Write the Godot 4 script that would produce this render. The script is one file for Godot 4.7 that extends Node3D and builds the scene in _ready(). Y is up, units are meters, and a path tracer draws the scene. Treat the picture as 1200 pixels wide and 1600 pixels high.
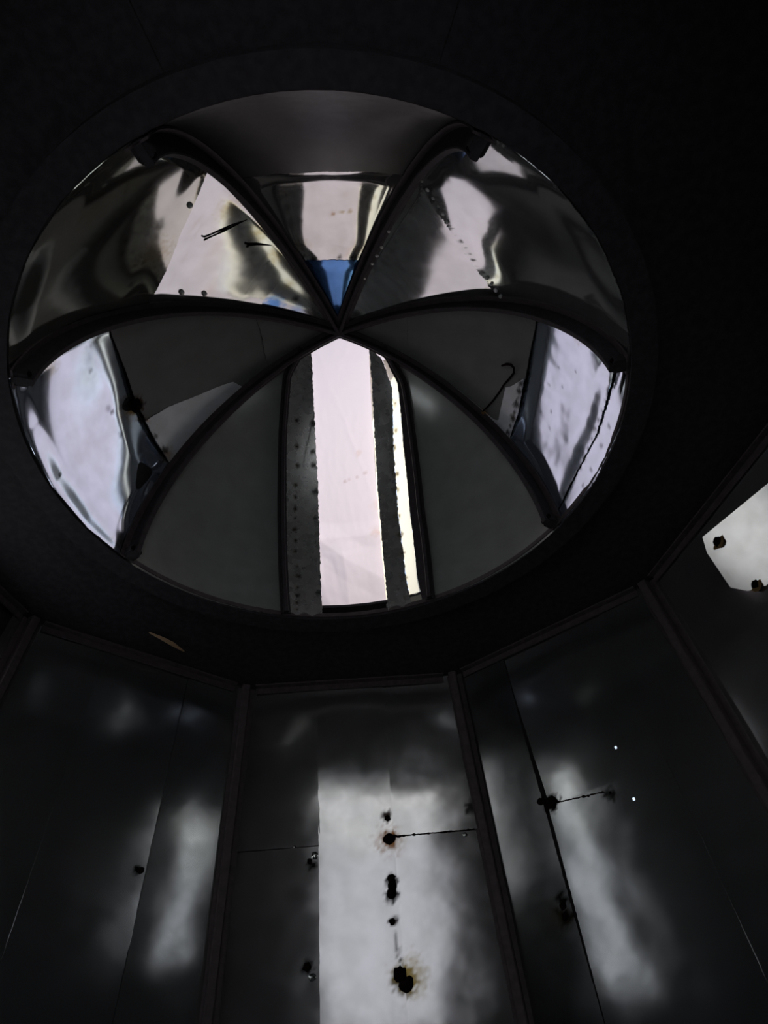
extends Node3D
# Inside a ten-sided sheet-metal tower, looking up through a round hole in its black ceiling
# into a ribbed sheet-metal dome with a narrow slit that a sunlit white cover closes from outside.

const R := 1.5               # radius of the dome's ring
const RING := 4.6            # height of the ring above the floor
const H := 1.02959 * R       # height of the dome
const PE := 1.856945
const OFFX := 0.027858 * R   # where the ribs meet, beside the ring's axis
const OFFZ := -0.202109 * R
const WTOP := RING + 0.062076 * R
const WR := 1.644772 * R     # corner radius of the tower at the ceiling
const TAP := 0.237111        # how much wider the tower gets per metre down
const PH := 3.33399
const SIDES := 10

var M := {}
var names := {}
var rng := RandomNumberGenerator.new()
var dent := FastNoiseLite.new()
var fine := FastNoiseLite.new()
var rag := FastNoiseLite.new()

# ------------------------------------------------------------------ names and metas
func numbered(called: String) -> String:
	if not names.has(called):
		names[called] = 0
		return called
	names[called] += 1
	return "%s_%03d" % [called, names[called]]

func thing(called: String, label: String, category: String, group := "") -> Node3D:
	var o := Node3D.new()
	o.name = numbered(called)
	add_child(o, true)
	tag(o, label, category, group)
	return o

func tag(o: Node, label: String, category := "", group := "") -> void:
	o.set_meta("label", label)
	if category != "":
		o.set_meta("category", category)
	if group != "":
		o.set_meta("group", group)

func part(called: String, mesh: Mesh, mat: Material, parent: Node, xf := Transform3D.IDENTITY) -> MeshInstance3D:
	var o := MeshInstance3D.new()
	o.name = called if parent != self else numbered(called)
	o.mesh = mesh
	o.material_override = mat
	o.transform = xf
	o.cast_shadow = GeometryInstance3D.SHADOW_CASTING_SETTING_DOUBLE_SIDED
	parent.add_child(o, true)
	return o

func struct(called: String, mesh: Mesh, mat: Material, parent: Node = self) -> MeshInstance3D:
	var o := part(called, mesh, mat, parent)
	if parent == self:
		o.set_meta("kind", "structure")
	return o

# ------------------------------------------------------------------ geometry of the place
func rr_of(s: float) -> float:      # s 0 at the meeting of the ribs, 1 at the ring
	var a := (1.0 - clampf(s, 0.0, 1.0)) * PI / 2
	return pow(maxf(cos(a), 0.0), 2.0 / PE)

func dome(az: float, s: float, out := 0.0) -> Vector3:
	var a := (1.0 - clampf(s, 0.0, 1.0)) * PI / 2
	var rr := pow(maxf(cos(a), 0.0), 2.0 / PE)
	var y := pow(maxf(sin(a), 0.0), 2.0 / PE)
	var t := deg_to_rad(az)
	var w := 1.0 - rr
	var p := Vector3(-sin(t) * rr * R + w * OFFX, RING + y * H, -cos(t) * rr * R + w * OFFZ)
	if s > 1.0:
		p.y -= (s - 1.0) * R
	if out != 0.0:
		p += out * dome_out(az, s)
	return p

func dome_out(az: float, s: float) -> Vector3:
	var q := clampf(s, 0.02, 0.985)
	var a := dome(az, q)
	var u := dome(az + 0.5, q) - a
	var v := dome(az, q + 0.005) - a
	var n := u.cross(v).normalized()
	return n if n.dot(a - Vector3(OFFX * 0.5, RING - 0.2, OFFZ * 0.5)) > 0 else -n

const FRAME := [-149.533, -97.565, -54.969, -19.5, 18.5, 58.318, 107.322, 157.826, 210.467]

func flat(az: float, s: float, taut := 0.5) -> Vector2:
	# between two ribs the sheets are bent only one way: (how far they lie inside the dome's round, how free they are to be dented)
	var a := az - 360.0 if az > FRAME[-1] else az
	if a < FRAME[0]: a += 360.0
	var i := 0
	while i < FRAME.size() - 2 and a >= FRAME[i + 1]: i += 1
	var lo: float = FRAME[i]
	var hi: float = FRAME[i + 1]
	var front := absf((lo + hi) / 2) < 5.0
	var half := deg_to_rad((hi - lo) / 2)
	var dz := deg_to_rad(a - (lo + hi) / 2)
	var d := rr_of(s) * R * (1.0 - cos(half) / cos(dz)) * (0.0 if front else taut) * (1.0 - pow(clampf(s, 0, 1), 6.0))
	var w := clampf((a - lo) / (hi - lo), 0, 1)
	var free := smoothstep(0.0, 0.10, minf(w, 1.0 - w))
	if front: free = 1.0
	return Vector2(d, free)

func skin(az: float, s: float, out := 0.0, taut := -1.0) -> Vector3:   # a point on the sheets
	if taut < 0.0:
		if az > 58.4 and az < 107.0: taut = 0.1 if s > 0.66 else 0.4
		elif az > 107.0 and az < 157.9: taut = 0.75 if s > 0.56 else 0.35
		elif az < -97.5 and az > -149.6: taut = 0.8 if s > 0.5 else 0.35
		elif az > -97.5 and az < -55.0: taut = 0.25 if s > 0.65 else 0.5
		else: taut = 0.0
	return dome(az, s, out - flat(az, s, taut).x)

func spline(c: Array, u: float, v: float) -> float:
	# how a sheet is bent: a coarse net of heights in tenths of a millimetre, first its columns and rows
	var nu: int = c[0]
	var nv: int = c[1]
	var bu := basis(nu, u)
	var bv := basis(nv, v)
	var h := 0.0
	for j in 4:
		for i in 4:
			h += bu[i] * bv[j] * c[2 + (int(bv[4]) + j) * nu + int(bu[4]) + i]
	return h * 0.0001

func basis(n: int, x: float) -> Array:
	var t := clampf(x, 0, 1) * (n - 3)
	var i := mini(int(t), n - 4)
	var f := t - i
	return [pow(1 - f, 3) / 6, (3 * f * f * f - 6 * f * f + 4) / 6, (-3 * f * f * f + 3 * f * f + 3 * f + 1) / 6, f * f * f / 6, i]

func edge(v: float) -> float:   # sheets are held along their seams
	return 0.35 + 0.65 * smoothstep(0.0, 0.20, minf(v, 1.0 - v))

func disc(p: Vector2) -> Vector2:   # (azimuth, s) to a flat disc where patches are laid out
	var t := deg_to_rad(p.x)
	return Vector2(-sin(t), -cos(t)) * p.y

func undisc(q: Vector2) -> Vector2:
	return Vector2(rad_to_deg(atan2(-q.x, -q.y)), q.length())

func wall_az(k: int) -> float:
	return PH + (1.0 - k) * 36.0

func wall_r(y: float) -> float:
	return WR + TAP * (WTOP - y)

func wall(k: int, u: float, y: float, into := 0.0) -> Vector3:
	var t := deg_to_rad(wall_az(k))
	var d := Vector3(-sin(t), 0, -cos(t))
	var e := Vector3(cos(t), 0, -sin(t))
	var ap := wall_r(y) * cos(PI / SIDES) - into
	return d * ap + e * u + Vector3(0, y, 0)

func wall_half(y: float) -> float:
	return wall_r(y) * sin(PI / SIDES)

func corner(k: float, y: float) -> Vector3:   # the corner on the left of wall k, seen from inside
	var t := deg_to_rad(PH + (1.5 - k) * 36.0)
	return Vector3(-sin(t), 0, -cos(t)) * wall_r(y) + Vector3(0, y, 0)

# ------------------------------------------------------------------ mesh helpers
func grid_mesh(pts: Array, cols: int, rows: int, uvs: PackedVector2Array, colors: PackedColorArray, inward: Vector3, thick := 0.003, holes := {}) -> ArrayMesh:
	# pts: rows * cols positions; the face towards «inward» is the front; a skirt gives the sheet its thickness
	var nrm := PackedVector3Array()
	nrm.resize(cols * rows)
	var ver := PackedVector3Array(pts)
	for j in rows:
		for i in cols:
			var a: Vector3 = ver[j * cols + mini(i + 1, cols - 1)] - ver[j * cols + maxi(i - 1, 0)]
			var b: Vector3 = ver[mini(j + 1, rows - 1) * cols + i] - ver[maxi(j - 1, 0) * cols + i]
			nrm[j * cols + i] = a.cross(b).normalized()
	var mid := nrm[(rows / 2) * cols + cols / 2]
	var flip := mid.dot(inward) < 0
	if flip:
		for i in nrm.size():
			nrm[i] = -nrm[i]
	var idx := PackedInt32Array()
	for j in rows - 1:
		for i in cols - 1:
			if holes.has(Vector2i(i, j)):
				continue
			var a := j * cols + i
			var q := [a, a + 1, a + cols, a + 1, a + cols + 1, a + cols]
			if not flip:
				q = [a, a + cols, a + 1, a + 1, a + cols, a + cols + 1]
			idx.append_array(PackedInt32Array(q))
	var col := colors
	var uv := uvs
	if thick > 0.0:
		var rim: Array[int] = []
		for i in cols: rim.append(i)
		for j in range(1, rows): rim.append(j * cols + cols - 1)
		for i in range(cols - 2, -1, -1): rim.append((rows - 1) * cols + i)
		for j in range(rows - 2, 0, -1): rim.append(j * cols)
		var n0 := ver.size()
		var c := Vector3.ZERO
		for r_ in rim: c += ver[r_]
		c /= rim.size()
		for r_ in rim:
			var away := (ver[r_] - c)
			away = (away - nrm[r_] * away.dot(nrm[r_])).normalized()
			for k in 2:
				ver.append(ver[r_] - nrm[r_] * thick * k)
				nrm.append(away)
				uv.append(uv[r_])
				if col.size() > 0: col.append(col[r_])
		var m := rim.size()
		for i in m:
			var a := n0 + i * 2
			var b := n0 + ((i + 1) % m) * 2
			var f := (ver[a + 1] - ver[a]).cross(ver[b] - ver[a]).dot(nrm[a]) > 0
			idx.append_array(PackedInt32Array([a, b, a + 1, b, b + 1, a + 1] if f else [a, a + 1, b, b, a + 1, b + 1]))
	var arr := []
	arr.resize(Mesh.ARRAY_MAX)
	arr[Mesh.ARRAY_VERTEX] = ver
	arr[Mesh.ARRAY_NORMAL] = nrm
	arr[Mesh.ARRAY_TEX_UV] = uv
	if col.size() > 0:
		arr[Mesh.ARRAY_COLOR] = col
	arr[Mesh.ARRAY_INDEX] = idx
	var me := ArrayMesh.new()
	me.add_surface_from_arrays(Mesh.PRIMITIVE_TRIANGLES, arr)
	return me

func along(line: Array, n: int) -> PackedVector2Array:   # a polyline resampled to n points
	var out := PackedVector2Array()
	var total := 0.0
	for i in line.size() - 1: total += line[i].distance_to(line[i + 1])
	for k in n:
		var want := total * k / (n - 1)
		var p: Vector2 = line[0]
		for i in line.size() - 1:
			var d: float = line[i].distance_to(line[i + 1])
			if want <= d or i == line.size() - 2:
				p = line[i].lerp(line[i + 1], clampf(want / maxf(d, 1e-6), 0, 1))
				break
			want -= d
		out.append(p)
	return out

func stain_color(p: Vector3, stains: Array, base: Color) -> Color:
	# stains: [centre, radius, colour, strength]; ragged with noise, they belong to the metal
	var c := base
	for s in stains:
		var d: float = p.distance_to(s[0]) / s[1]
		if d < 1.25:
			d += rag.get_noise_3dv(p * 55.0) * 0.5 + rag.get_noise_3dv(p * 140.0) * 0.2
			var soft: float = s[4] if s.size() > 4 else 0.35
			var k: float = clampf((1.0 - d) / soft, 0, 1) * s[3]
			c = c.lerp(s[2], k)
	return c

func dents(p: Vector3, o: Dictionary) -> float:
	var f: float = o.get("freq", 1.0)
	return dent.get_noise_3dv(p * f + Vector3(o.get("seed", 0.0) * 7.3, 0, 0)) * o.get("amp", 0.0012) + fine.get_noise_3dv(p + Vector3(o.get("seed", 0.0) * 3.1, 0, 0)) * o.get("amp2", 0.00006)

func dome_sheet(parent: Node, called: String, e0: Array, e1: Array, o := {}) -> MeshInstance3D:
	# a sheet laid between two edges, given as (azimuth, s) points
	var l0 := []
	var l1 := []
	for p in e0: l0.append(disc(p))
	for p in e1: l1.append(disc(p))
	var cell: float = o.get("cell", 0.016)
	var len_u := 0.0
	var len_v := 0.0
	for i in l0.size() - 1: len_u += l0[i].distance_to(l0[i + 1])
	for k in 5:
		len_v = maxf(len_v, along(l0, 5)[k].distance_to(along(l1, 5)[k]))
	var cols := clampi(int(len_u * R * 1.5 / cell), 6, 150)
	var rows := clampi(int(len_v * R * 1.5 / cell), 4, 150)
	var a := along(l0, cols)
	var b := along(l1, cols)
	var pts := []
	var uvs := PackedVector2Array()
	var col := PackedColorArray()
	var tint: Color = o.get("tint", Color.WHITE)
	var jag: float = o.get("jag", 0.002)
	for j in rows:
		for i in cols:
			var u := float(i) / (cols - 1)
			var v := float(j) / (rows - 1)
			var q := disc(Vector2(lerpf(undisc(a[i]).x, undisc(b[i]).x, v), lerpf(undisc(a[i]).y, undisc(b[i]).y, v))) if o.get("round", false) else a[i].lerp(b[i], v)
			if jag > 0.0 and (i == 0 or j == 0 or i == cols - 1 or j == rows - 1):
				q += Vector2(rag.get_noise_2d(i * 9.0 + o.get("seed", 0.0) * 31.0, j * 9.0), rag.get_noise_2d(j * 9.0 - 77.0, i * 9.0)) * jag
			var w := undisc(q)
			var p := dome(w.x, w.y)
			var fl := flat(w.x, w.y, o.get("taut", 0.0))
			var h: float = o.get("out", 0.0) + dents(p, o) * fl.y - fl.x
			if o.has("bent"): h += spline(o.bent, u, v) * fl.y * edge(v)
			p += dome_out(w.x, w.y) * h
			pts.append(p)
			uvs.append(Vector2(u * len_u, v * len_v) * R)
			col.append(stain_color(dome(w.x, w.y), o.get("stains", []), tint))
	var c := undisc(a[cols / 2].lerp(b[cols / 2], 0.5))
	var inward := -dome_out(c.x, c.y)
	var me := grid_mesh(pts, cols, rows, uvs, col, inward, o.get("thick", 0.004))
	var n := part(called, me, o.get("mat", M.galv), parent)
	if o.has("label"): n.set_meta("label", o.label)
	return n

func wall_sheet(parent: Node, called: String, k: int, us: Array, ys: Array, o := {}) -> MeshInstance3D:
	# us: [left at the top, right at the top, left below, right below]; ys: [top, bottom]
	var cell: float = o.get("cell", 0.016)
	var cols := clampi(int((us[1] - us[0]) / cell), 4, 120)
	var rows := clampi(int((ys[0] - ys[1]) / cell), 4, 170)
	var uu := []
	var vv := []
	for i in cols: uu.append(float(i) / (cols - 1))
	for j in rows: vv.append(float(j) / (rows - 1))
	var hol := []
	for p in o.get("pinholes", []):   # a real hole of a few millimetres
		var v: float = (ys[0] - p.y) / (ys[0] - ys[1])
		var l: float = lerpf(us[0], us[2], v)
		var r: float = lerpf(us[1], us[3], v)
		var u: float = (p.x - l) / (r - l)
		var du: float = 0.007 / (r - l)
		var dv: float = 0.008 / (ys[0] - ys[1])
		hol.append([Vector2(u, v), du, dv])
		uu = uu.filter(func(x): return absf(x - u) > du * 1.5)
		vv = vv.filter(func(x): return absf(x - v) > dv * 1.5)
		uu.append_array([u - du, u + du])
		vv.append_array([v - dv, v + dv])
	uu.sort()
	vv.sort()
	cols = uu.size()
	rows = vv.size()
	var pts := []
	var uvs := PackedVector2Array()
	var col := PackedColorArray()
	var tint: Color = o.get("tint", Color.WHITE)
	var holes := {}
	for j in rows:
		for i in cols:
			var u: float = uu[i]
			var v: float = vv[j]
			var x := lerpf(lerpf(us[0], us[1], u), lerpf(us[2], us[3], u), v)
			var y := lerpf(ys[0], ys[1], v)
			if i == 0 or i == cols - 1:
				x += rag.get_noise_2d(y * 300.0, k * 50.0 + i) * 0.0035
			var p := wall(k, x, y)
			var h: float = o.get("into", 0.006) + dents(p, o) * 2.5
			h += o.get("yaw", 0.0) * (u - 0.5) * (us[1] - us[0])
			p = wall(k, x, y, h)
			pts.append(p)
			uvs.append(Vector2(x, -y))
			col.append(stain_color(p, o.get("stains", []), tint))
			if i < cols - 1 and j < rows - 1:
				for q in hol:
					if absf((uu[i] + uu[i + 1]) / 2 - q[0].x) < q[1] and absf((vv[j] + vv[j + 1]) / 2 - q[0].y) < q[2]:
						holes[Vector2i(i, j)] = true
	var t := deg_to_rad(wall_az(k))
	var me := grid_mesh(pts, cols, rows, uvs, col, Vector3(sin(t), 0, cos(t)), 0.004, holes)
	var n := part(called, me, o.get("mat", M.galv_wall), parent)
	if o.has("label"): n.set_meta("label", o.label)
	return n

func quad(st: SurfaceTool, a: Vector3, b: Vector3, c: Vector3, d: Vector3) -> void:
	for p in [a, b, c, a, c, d]:
		st.add_vertex(p)

func hexa(st: SurfaceTool, p: Array) -> void:
	# eight corners: 0-3 one face going round, 4-7 the opposite face
	var c := Vector3.ZERO
	for q in p: c += q / 8.0
	for f in [[0, 1, 2, 3], [4, 5, 6, 7], [0, 1, 5, 4], [1, 2, 6, 5], [2, 3, 7, 6], [3, 0, 4, 7]]:
		var a: Vector3 = p[f[0]]
		var b: Vector3 = p[f[1]]
		var e: Vector3 = p[f[2]]
		var g: Vector3 = p[f[3]]
		var n := (b - a).cross(e - a)
		if n.dot((a + e) / 2 - c) > 0: quad(st, a, g, e, b)
		else: quad(st, a, b, e, g)

func begin() -> SurfaceTool:
	var st := SurfaceTool.new()
	st.begin(Mesh.PRIMITIVE_TRIANGLES)
	st.set_smooth_group(-1)
	return st

func done(st: SurfaceTool) -> ArrayMesh:
	st.generate_normals()
	return st.commit()

func bar(st: SurfaceTool, a: Vector3, b: Vector3, side: Vector3, w: float, d: float, bevel := 0.15) -> void:
	# a bar with chamfered edges from a to b: w across «side», d across the third direction
	var f := (b - a).normalized()
	var s := (side - f * side.dot(f)).normalized() * w / 2
	var n := f.cross(s).normalized() * d / 2
	var c := bevel * minf(w, d)
	var sc := s * (1.0 - 2.0 * c / w)
	var nc := n * (1.0 - 2.0 * c / d)
	var prof := [s + nc, sc + n, -sc + n, -s + nc, -s - nc, -sc - n, sc - n, s - nc]
	sweep_faces(st, [a, b], [prof, prof])

func sweep_faces(st: SurfaceTool, at: Array, profs: Array) -> void:
	var m: int = profs[0].size()
	for i in at.size() - 1:
		for k in m:
			var l := (k + 1) % m
			var a: Vector3 = at[i] + profs[i][k]
			var b: Vector3 = at[i] + profs[i][l]
			var c: Vector3 = at[i + 1] + profs[i + 1][l]
			var d: Vector3 = at[i + 1] + profs[i + 1][k]
			var mid: Vector3 = (at[i] + at[i + 1]) / 2
			if (b - a).cross(d - a).dot((a + c) / 2 - mid) > 0: quad(st, a, d, c, b)
			else: quad(st, a, b, c, d)
	for e in [0, at.size() - 1]:
		for k in range(1, m - 1):
			var a: Vector3 = at[e] + profs[e][0]
			var b: Vector3 = at[e] + profs[e][k]
			var c: Vector3 = at[e] + profs[e][k + 1]
			var away: Vector3 = at[e] - at[1 if e == 0 else e - 1]
			if (b - a).cross(c - a).dot(away) > 0:
				st.add_vertex(a); st.add_vertex(c); st.add_vertex(b)
			else:
				st.add_vertex(a); st.add_vertex(b); st.add_vertex(c)

func tube(path: Array, radii: Array, sides := 8) -> ArrayMesh:
	var st := SurfaceTool.new()
	st.begin(Mesh.PRIMITIVE_TRIANGLES)
	st.set_smooth_group(0)
	var profs := []
	for i in path.size():
		var f: Vector3 = (path[mini(i + 1, path.size() - 1)] - path[maxi(i - 1, 0)]).normalized()
		var s := f.cross(Vector3(0.31, 0.2, 0.93)).normalized()
		var n := f.cross(s)
		var pr := []
		for k in sides: pr.append((s * cos(TAU * k / sides) + n * sin(TAU * k / sides)) * radii[i])
		profs.append(pr)
	sweep_faces(st, path, profs)
	return done(st)

func bolt_mesh(r: float, h: float) -> ArrayMesh:   # a domed rivet head standing along +y
	var st := SurfaceTool.new()
	st.begin(Mesh.PRIMITIVE_TRIANGLES)
	st.set_smooth_group(0)
	var rings := [[r * 1.12, -0.004], [r * 1.05, h * 0.25], [r * 0.8, h * 0.72], [r * 0.4, h * 0.96], [0.0, h]]
	for i in rings.size() - 1:
		for k in 10:
			var a := TAU * k / 10
			var b := TAU * (k + 1) / 10
			var p := func(g: Array, t: float) -> Vector3: return Vector3(cos(t) * g[0], g[1], sin(t) * g[0])
			var p0: Vector3 = p.call(rings[i], a)
			var p1: Vector3 = p.call(rings[i], b)
			var p2: Vector3 = p.call(rings[i + 1], b)
			var p3: Vector3 = p.call(rings[i + 1], a)
			if (p1 - p0).cross(p3 - p0).dot((p0 + p2)) > 0: quad(st, p0, p3, p2, p1)
			else: quad(st, p0, p1, p2, p3)
	return done(st)

func crust_mesh(r: float, h: float, seed_: int) -> ArrayMesh:   # a lump of rust with a nut's remains in it
	var st := SurfaceTool.new()
	st.begin(Mesh.PRIMITIVE_TRIANGLES)
	st.set_smooth_group(0)
	var n := 14
	var rings := 5
	var P := []
	for i in rings + 1:
		var row := []
		for k in n:
			var t := TAU * k / n
			var g := 1.0 - float(i) / rings
			var q := Vector3(cos(t) * g, 0, sin(t) * g) * r * (1.0 + 0.35 * rag.get_noise_3d(cos(t) * 40.0, sin(t) * 40.0, seed_ * 17.0))
			q.y = h * (1.0 - g * g) * (1.0 + 0.4 * rag.get_noise_3d(q.x * 2000.0, q.z * 2000.0, seed_)) - 0.003
			row.append(q)
		P.append(row)
	for i in rings:
		for k in n:
			quad(st, P[i][k], P[i][(k + 1) % n], P[i + 1][(k + 1) % n], P[i + 1][k])
	return done(st)

func facing(at: Vector3, up: Vector3) -> Transform3D:
	var x := up.cross(Vector3(0.13, 0.27, 0.95)).normalized()
	return Transform3D(Basis(x, up, x.cross(up)), at)

# ------------------------------------------------------------------ materials
func noise_tex(freq: float, lo: Color, hi: Color, seed_: int, size := 512, oct := 4) -> NoiseTexture2D:
	var n := FastNoiseLite.new()
	n.seed = seed_
	n.frequency = freq
	n.fractal_octaves = oct
	var t := NoiseTexture2D.new()
	t.width = size
	t.height = size
	t.seamless = true
	t.noise = n
	var g := Gradient.new()
	g.set_color(0, lo)
	g.set_color(1, hi)
	g.set_offset(0, 0.25)
	g.set_offset(1, 0.75)
	t.color_ramp = g
	return t

func metal(c: Color, rough: float, tex: Texture2D, rtex: Texture2D, scale := 1.0) -> StandardMaterial3D:
	var m := StandardMaterial3D.new()
	m.albedo_color = c
	m.metallic = 0.9
	m.metallic_specular = 0.3
	m.roughness = rough
	m.albedo_texture = tex
	m.roughness_texture = rtex
	m.roughness_texture_channel = BaseMaterial3D.TEXTURE_CHANNEL_RED
	m.uv1_triplanar = true
	m.uv1_world_triplanar = true
	m.uv1_scale = Vector3.ONE * scale
	m.vertex_color_use_as_albedo = true
	m.cull_mode = BaseMaterial3D.CULL_DISABLED
	return m

func paint(c: Color, rough: float, spec := 0.3) -> StandardMaterial3D:
	var m := StandardMaterial3D.new()
	m.albedo_color = c
	m.roughness = rough
	m.metallic_specular = spec
	m.cull_mode = BaseMaterial3D.CULL_DISABLED
	return m

func make_materials() -> void:
	var mott := noise_tex(0.012, Color(0.93, 0.93, 0.92), Color(1, 1, 1), 3)
	var rgh := noise_tex(0.02, Color(0.82, 0.82, 0.82), Color(1, 1, 1), 9)
	M.galv = metal(Color(0.83, 0.84, 0.84), 0.075, mott, rgh, 0.9)
	M.galv_wall = metal(Color(0.745, 0.74, 0.74), 0.145, mott, rgh, 0.7)
	M.pale_wall = metal(Color(0.88, 0.87, 0.84), 0.2, mott, rgh, 0.9)
	M.strip = metal(Color(0.86, 0.86, 0.84), 0.3, mott, rgh, 1.3)
	M.galv_dull = metal(Color(0.70, 0.71, 0.69), 0.2, mott, rgh, 0.9)
	M.galv_wall_dull = metal(Color(0.67, 0.68, 0.68), 0.15, mott, rgh, 0.7)
	M.galv_mid = metal(Color(0.76, 0.77, 0.75), 0.075, mott, rgh, 0.9)
	M.galv_old = metal(Color(0.50, 0.50, 0.49), 0.62, mott, rgh, 0.9)
	M.galv_old.metallic = 0.35
	M.galv_old.metallic_specular = 0.2
	M.galv_dull.metallic = 0.45
	M.strip.metallic = 0.8
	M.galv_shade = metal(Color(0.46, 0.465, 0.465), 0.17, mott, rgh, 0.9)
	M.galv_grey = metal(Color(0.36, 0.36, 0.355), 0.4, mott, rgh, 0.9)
	M.pale = metal(Color(0.84, 0.88, 0.95), 0.1, mott, rgh, 0.9)
	M.blue = metal(Color(0.36, 0.53, 0.76), 0.12, mott, rgh, 1.2)
	M.dull = metal(Color(0.30, 0.30, 0.30), 0.5, mott, rgh, 1.0)
	M.black = paint(Color(0.25, 0.235, 0.245), 0.6)
	M.black.albedo_texture = noise_tex(0.03, Color(0.86, 0.85, 0.85), Color(1, 1, 1), 21)
	M.black.uv1_triplanar = true
	M.black.uv1_world_triplanar = true
	M.post = paint(Color(0.36, 0.33, 0.33), 0.55)
	M.post.albedo_texture = M.black.albedo_texture
	M.post.uv1_triplanar = true
	M.post.uv1_world_triplanar = true
	M.rust = paint(Color(0.11, 0.075, 0.06), 0.9, 0.15)
	M.rust_orange = paint(Color(0.52, 0.42, 0.28), 0.9, 0.15)
	M.reflection_white = metal(Color(0.95, 0.96, 0.97), 0.45, mott, rgh, 0.9)  # pale colour stands in for bright reflections beside the lower ribs
	M.reflection_white.metallic = 0.35
	M.rivet = metal(Color(0.9, 0.9, 0.88), 0.45, mott, rgh, 4.0)
	M.rivet.metallic = 0.4
	M.cover = paint(Color(0.835, 0.785, 0.80), 0.8, 0.2)
	M.cover.backlight_enabled = true
	M.cover.backlight = Color(1, 1, 1)
	M.cover.vertex_color_use_as_albedo = true
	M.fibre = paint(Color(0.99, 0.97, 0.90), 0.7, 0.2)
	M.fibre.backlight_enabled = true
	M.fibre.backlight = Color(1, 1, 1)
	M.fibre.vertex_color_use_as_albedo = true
	M.floor = paint(Color(0.42, 0.41, 0.40), 0.9, 0.2)
	M.ground = paint(Color(0.81, 0.81, 0.82), 0.95, 0.1)
	M.ground.albedo_texture = noise_tex(0.05, Color(0.84, 0.83, 0.81), Color(1, 1, 1), 5)
	M.ground.uv1_triplanar = true
	M.ground.uv1_world_triplanar = true
	M.tan = paint(Color(0.75, 0.62, 0.48), 0.5, 0.4)

# ------------------------------------------------------------------ the scene
func _ready() -> void:
	rng.seed = 4711
	dent.seed = 12; dent.frequency = 1.5; dent.fractal_octaves = 2
	fine.seed = 44; fine.frequency = 7.0; fine.fractal_octaves = 2
	rag.seed = 8; rag.frequency = 0.5; rag.fractal_octaves = 2
	make_materials()

	var cam := Camera3D.new()
	cam.name = "camera"
	cam.fov = rad_to_deg(2.0 * atan(800.0 / 1134.91))
	cam.position = Vector3(0.15294, -1.99081, 1.42539) * R + Vector3(0, RING, 0)
	cam.rotation = Vector3(deg_to_rad(47.4035), 0, deg_to_rad(-5.5615))
	cam.near = 0.05
	cam.far = 400.0
	add_child(cam)
	cam.make_current()

	var env := Environment.new()
	env.background_mode = Environment.BG_SKY
	var sm := ProceduralSkyMaterial.new()
	sm.sky_top_color = Color(0.56, 0.64, 0.76)
	sm.sky_horizon_color = Color(0.92, 0.92, 0.92)
	sm.sky_curve = 0.25
	sm.ground_bottom_color = Color(0.5, 0.5, 0.48)
	sm.ground_horizon_color = Color(0.8, 0.82, 0.84)
	sm.sun_angle_max = 2.0
	var sky := Sky.new()
	sky.sky_material = sm
	sm.sky_energy_multiplier = 1.3
	sm.ground_energy_multiplier = 1.3
	env.sky = sky
	env.tonemap_mode = Environment.TONE_MAPPER_LINEAR
	env.tonemap_exposure = 1.12
	env.sdfgi_enabled = true
	env.ssao_enabled = true
	env.ssil_enabled = true
	var we := WorldEnvironment.new()
	we.name = "environment"
	we.environment = env
	add_child(we)

	var sun := DirectionalLight3D.new()
	sun.name = "sun"
	sun.light_color = Color(1.0, 0.97, 0.92)
	sun.light_energy = 1.5
	sun.light_angular_distance = 0.53
	sun.shadow_enabled = true
	sun.rotation = Vector3(deg_to_rad(-48), deg_to_rad(145), 0)
	add_child(sun)

	build_shell()
	build_walls()
	build_dome()
	build_cover()
	build_details()

func ring_slab(a0: float, a1: float, r0: float, k: int) -> ArrayMesh:
	# one wedge of the ceiling: from the round hole to the straight top of wall k
	var st := begin()
	var n := 6
	for i in n:
		var t0 := lerpf(a0, a1, float(i) / n)
		var t1 := lerpf(a0, a1, float(i + 1) / n)
		var p := []
		for y in [WTOP, WTOP + 0.02]:
			for q in [[t0, 0], [t1, 0], [t1, 1], [t0, 1]]:
				var t := deg_to_rad(q[0])
				var d := Vector3(-sin(t), 0, -cos(t))
				var far := (WR + 0.1) * cos(PI / SIDES) / cos(deg_to_rad(q[0] - wall_az(k)))
				p.append(d * (r0 if q[1] == 0 else far) + Vector3(0, y, 0))
		hexa(st, p)
	return done(st)

func build_shell() -> void:
	# ground and floor
	var g := PlaneMesh.new()
	g.size = Vector2(160, 160)
	struct("ground", g, M.ground).position = Vector3(0, -0.12, 0)
	var st := begin()
	for k in SIDES:
		var a := corner(k, 0.0) * 1.03
		var b := corner(k + 1, 0.0) * 1.03
		var dn := Vector3(0, -0.1, 0)
		hexa(st, [Vector3.ZERO, a, b, b * 0.5, dn, a + dn, b + dn, b * 0.5 + dn])
	struct("floor", done(st), M.floor)
	# ceiling plate around the hole, wedge by wedge
	var ceil := Node3D.new()
	ceil.name = "ceiling"
	ceil.set_meta("kind", "structure")
	ceil.set_meta("label", "black flat sheet ceiling around the round dome opening")
	add_child(ceil)
	for k in SIDES:
		var a := wall_az(k)
		part("ceiling_panel", ring_slab(a + 18.03, a - 18.03, R * 1.0, k), M.black, ceil)

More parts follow.
